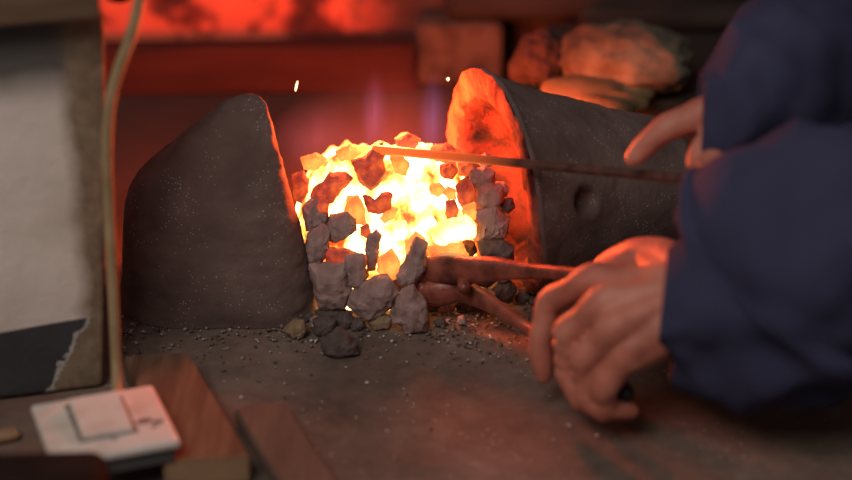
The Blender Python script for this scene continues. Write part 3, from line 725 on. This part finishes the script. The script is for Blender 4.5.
# light switch
q = [at(27, 405, z=.040), at(156, 383, z=.040), at(184, 440, z=.040)]
cz = (q[0]+q[2])/2; rz = math.atan2(q[1].y-q[0].y, q[1].x-q[0].x)
def plate_mat():
    m, nt, b = nodes('stained_ivory_plastic')
    tc = nt.nodes.new('ShaderNodeTexCoord'); s = nt.nodes.new('ShaderNodeSeparateXYZ'); nt.links.new(tc.outputs['Object'], s.inputs[0])
    col = ramp(nt, tex(nt, 25, 5), [(.3, (.48, .38, .31)), (.5, (.64, .55, .49)), (.75, (.7, .63, .58))])
    n = tex(nt, 190, 4)
    for (u, v, r) in ((.027, -.008, .0058), (.036, -.012, .0042), (.002, -.025, .003), (.018, -.017, .0032), (.032, -.018, .003)):
        du = math_(nt, 'SUBTRACT', s.outputs[0], u); dv = math_(nt, 'MULTIPLY', math_(nt, 'SUBTRACT', s.outputs[1], v), 1.4)
        dd = math_(nt, 'SQRT', math_(nt, 'ADD', math_(nt, 'MULTIPLY', du, du), math_(nt, 'MULTIPLY', dv, dv)))
        k = math_(nt, 'LESS_THAN', math_(nt, 'ADD', dd, math_(nt, 'MULTIPLY', math_(nt, 'SUBTRACT', n, .5), .007)), r)
        col = mixc(nt, math_(nt, 'MULTIPLY', k, .85), col, (.05, .03, .028))
    nt.links.new(col, b.inputs['Base Color']); b.inputs['Roughness'].default_value = .45
    return m
PM = plate_mat()
sw = empty('light_switch', (cz.x, cz.y, .021), rz)
def child(name, bm, m, sm=False):
    o = obj(name, bm, m, None, sm); o.parent = sw; return o
bm = bmesh.new(); box(bm, (0, 0, .0155), (.090, .086, .007), bev=.0025, seg=3); child('plate', bm, PM, True)
bm = bmesh.new(); box(bm, (-.001, .006, .0188), (.042, .056, .0012), bev=.0004); tag(child('shade_frame', bm, M['gap']), 'dark frame standing in for shade around the rocker')  # dark plastic added to draw the shade lines beside the rocker
bm = bmesh.new(); box(bm, (-.001, .006, .0198), (.036, .051, .008), bev=.0012, rx=R(4)); child('rocker', bm, PM)
bm = bmesh.new(); box(bm, (.006, -.004, .0062), (.070, .070, .0126), bev=.001); tag(child('back_box', bm, M['box_grey']), 'grey metal back box')
tag(sw, 'stained ivory light switch lying on the thick plank at the foot of the white wall', 'light switch')
# cable
bm = bmesh.new()
ce = at(118, 392, y=-.322); ce.z = max(ce.z, .035)
sweep(bm, [(at(146, -60, y=-.285), .0042), (at(139, 0, y=-.287), .0042), (at(130, 38, y=-.289), .0042), (at(117, 74, y=-.290), .0042), (at(109, 110, y=-.292), .0042), (at(107, 160, y=-.294), .0042), (at(110, 230, y=-.298), .0042),
           (at(114, 310, y=-.304), .0042), (at(116, 360, y=-.312), .0042), (at(117, 384, y=-.325), .0042), (at(117, 398, y=-.340), .0042)], n=16, k=8)
tag(obj('electric_cable', bm, M['cable']), 'beige electric cable hanging down to the light switch', 'cable')
# black case in the nearest corner
bm = bmesh.new(); box(bm, (0, 0, 0), (.19, .075, .060), bev=.012, seg=4)
o = obj('black_case', bm, M['black']); c = at(28, 446, z=.0595); o.location = (at(114, 462, z=.05).x-.097, c.y-.040, .0295); o.rotation_euler = (0, 0, R(3))
tag(o, 'black rounded plastic case in front of the light switch at the lower left corner', 'case')
# yellowish chip at the foot of the wall
bm = bmesh.new(); box(bm, (0, 0, 0), (.022, .012, .006), bev=.002)
for v in bm.verts: v.co += .0015*mn.noise_vector(v.co*120)
o = obj('wood_chip', bm, M['wood_end']); c = at(3, 434, z=.003); o.location = (c.x, c.y, .002); o.rotation_euler = (0, 0, R(25)); tag(o, 'small pale wood chip on the floor at the foot of the white wall', 'wood chip')

# ------------------------------------------------------------------ clutter behind the bell
root = None
def lump_cloth(name, c, s, rz, mt, label, cat, seed, amp=.25, parent=None):
    bm = bmesh.new(); bmesh.ops.create_icosphere(bm, subdivisions=5, radius=1)
    for v in bm.verts:
        n_ = v.co.normalized()
        f = 1+amp*fbm(v.co, 1.2, seed, 3)+.10*abs(mn.noise(v.co*3.1+Vector((seed, 0, 0))))
        v.co = Vector((n_.x*f*s[0], n_.y*f*s[1], max(-.62, n_.z*f)*s[2]))
    o = obj(name, bm, M[mt]); o.location = c; o.rotation_euler = (0, 0, rz); return tag(o, label, cat)
# leather glove lying flat, fingers towards the right, seen under the pale bundle
gb = bmesh.new(); g0 = at(548, 84, y=.10); g0.z = .155
# a dark stand block carries the things behind the bell
bm = bmesh.new(); box(bm, (0, 0, 0), (.34, .22, .085), bev=.006)
o = obj('anvil_block', bm, M['timber_dark'], smooth=False); o.location = (.285, .235, .0415); o.rotation_euler = (0, 0, R(-4)); o.name = 'wooden_block'
tag(o, 'dark sooty wooden block behind the clay bell carrying the pale cloth', 'wooden block')
topz = .084
def onblock(px, py, z): return at(px, py, z=z)
gp = [onblock(552, 92, topz+.014), onblock(580, 92, topz+.014), onblock(610, 94, topz+.014)]
sweep(gb, [(gp[0], .020, .012), (gp[1], .026, .014), (gp[2], .022, .012)], n=24, k=6)
for k, (px, py, dx, dy) in enumerate(((606, 82, 34, 2), (612, 90, 36, 4), (608, 98, 34, 6), (600, 105, 28, 6))):
    sweep(gb, [(onblock(px-10, py-1, topz+.013), .009), (onblock(px+dx*.5, py+dy*.5, topz+.014), .009), (onblock(px+dx, py+dy, topz+.010), .0075)], n=14, k=4)
o = obj('work_glove', gb, M['leather']); bake(o, [('REMESH', dict(mode='VOXEL', voxel_size=.0025)), ('SMOOTH', dict(factor=.5, iterations=4))])
tag(o, 'tan leather work glove lying under the front of the pale cloth bundle', 'glove')
p = onblock(628, 60, topz+.036)
lump_cloth('cloth_bundle', (p.x, p.y+.014, topz+.030), (.064, .040, .036), R(-12), 'cloth_pale', 'crumpled pale cloth bundle lying on the dark block behind the bell', 'cloth', 4, .14)
p = onblock(540, 50, topz+.03)
lump_cloth('rag', (p.x, p.y, topz+.018), (.026, .028, .028), R(-30), 'redcloth', 'rust-brown rag heaped left of the pale cloth bundle', 'rag', 9)
for (px, py, y, l, r, rz_, lab) in ((690, 18, .33, .20, .016, -3, 'black charred pole lying above and behind the pale cloth bundle'), (600, 6, .40, .30, .018, -4, 'sooty pole lying along the back wall at the top of the view')):
    c = at(px, py, y=y); bm = bmesh.new()
    sweep(bm, [(Vector((-l/2, 0, 0)), r), (Vector((0, 0, .002)), r*1.05), (Vector((l/2, 0, 0)), r*.95)], n=18, k=6, wr=lambda q, t, a: .0015*fbm(q, 40))
    o = obj('charred_pole', bm, M['timber_dark']); o.location = c; o.rotation_euler = (0, 0, R(rz_)); tag(o, lab, 'pole', 'charred poles')
# support posts under the poles
for (px, py, y) in ((706, 60, .385),):
    c = at(px, py, y=y); bm = bmesh.new(); box(bm, (c.x, c.y, .1), (.05, .05, .2), bev=.004); o = obj('wooden_post', bm, M['timber_dark'], smooth=False)
    tag(o, 'dark upright post behind the rear hand', 'post')

# ------------------------------------------------------------------ light
w = bpy.data.worlds.new('world'); bpy.context.scene.world = w; w.use_nodes = True
w.node_tree.nodes['Background'].inputs[0].default_value = (.62, .58, .60, 1); w.node_tree.nodes['Background'].inputs[1].default_value = .13
def area(name, loc, target, size, power, col):
    l = bpy.data.lights.new(name, 'AREA'); l.energy = power; l.color = col; l.size = size
    o = bpy.data.objects.new(name, l); C.objects.link(o); o.location = loc
    o.rotation_euler = (Vector(target)-Vector(loc)).to_track_quat('-Z', 'Y').to_euler(); return o
area('window_light', (-.75, -1.8, 2.0), (-.1, -.2, 0), 1.1, 29, (1, .93, .86))
pl = bpy.data.lights.new('fire_glow', 'POINT'); pl.energy = 7.0; pl.color = (1, .11, .022); pl.shadow_soft_size = .018
o = bpy.data.objects.new('fire_glow', pl); C.objects.link(o); o.location = (-.036, -.042, .144)
pl = bpy.data.lights.new('rear_fill_light', 'POINT'); pl.energy = 1.8; pl.color = (1, .12, .03); pl.shadow_soft_size = .04  # added lamp with no flame of its own, brightens the back wall
o = bpy.data.objects.new('rear_fill_light', pl); C.objects.link(o); o.location = (-.10, .07, .11)
vs = bpy.context.scene.view_settings; vs.view_transform = 'Standard'; vs.look = 'None'; vs.exposure = 0; vs.gamma = 1; vs.use_curve_mapping = False
bpy.context.scene.cycles.volume_step_rate = 1.0
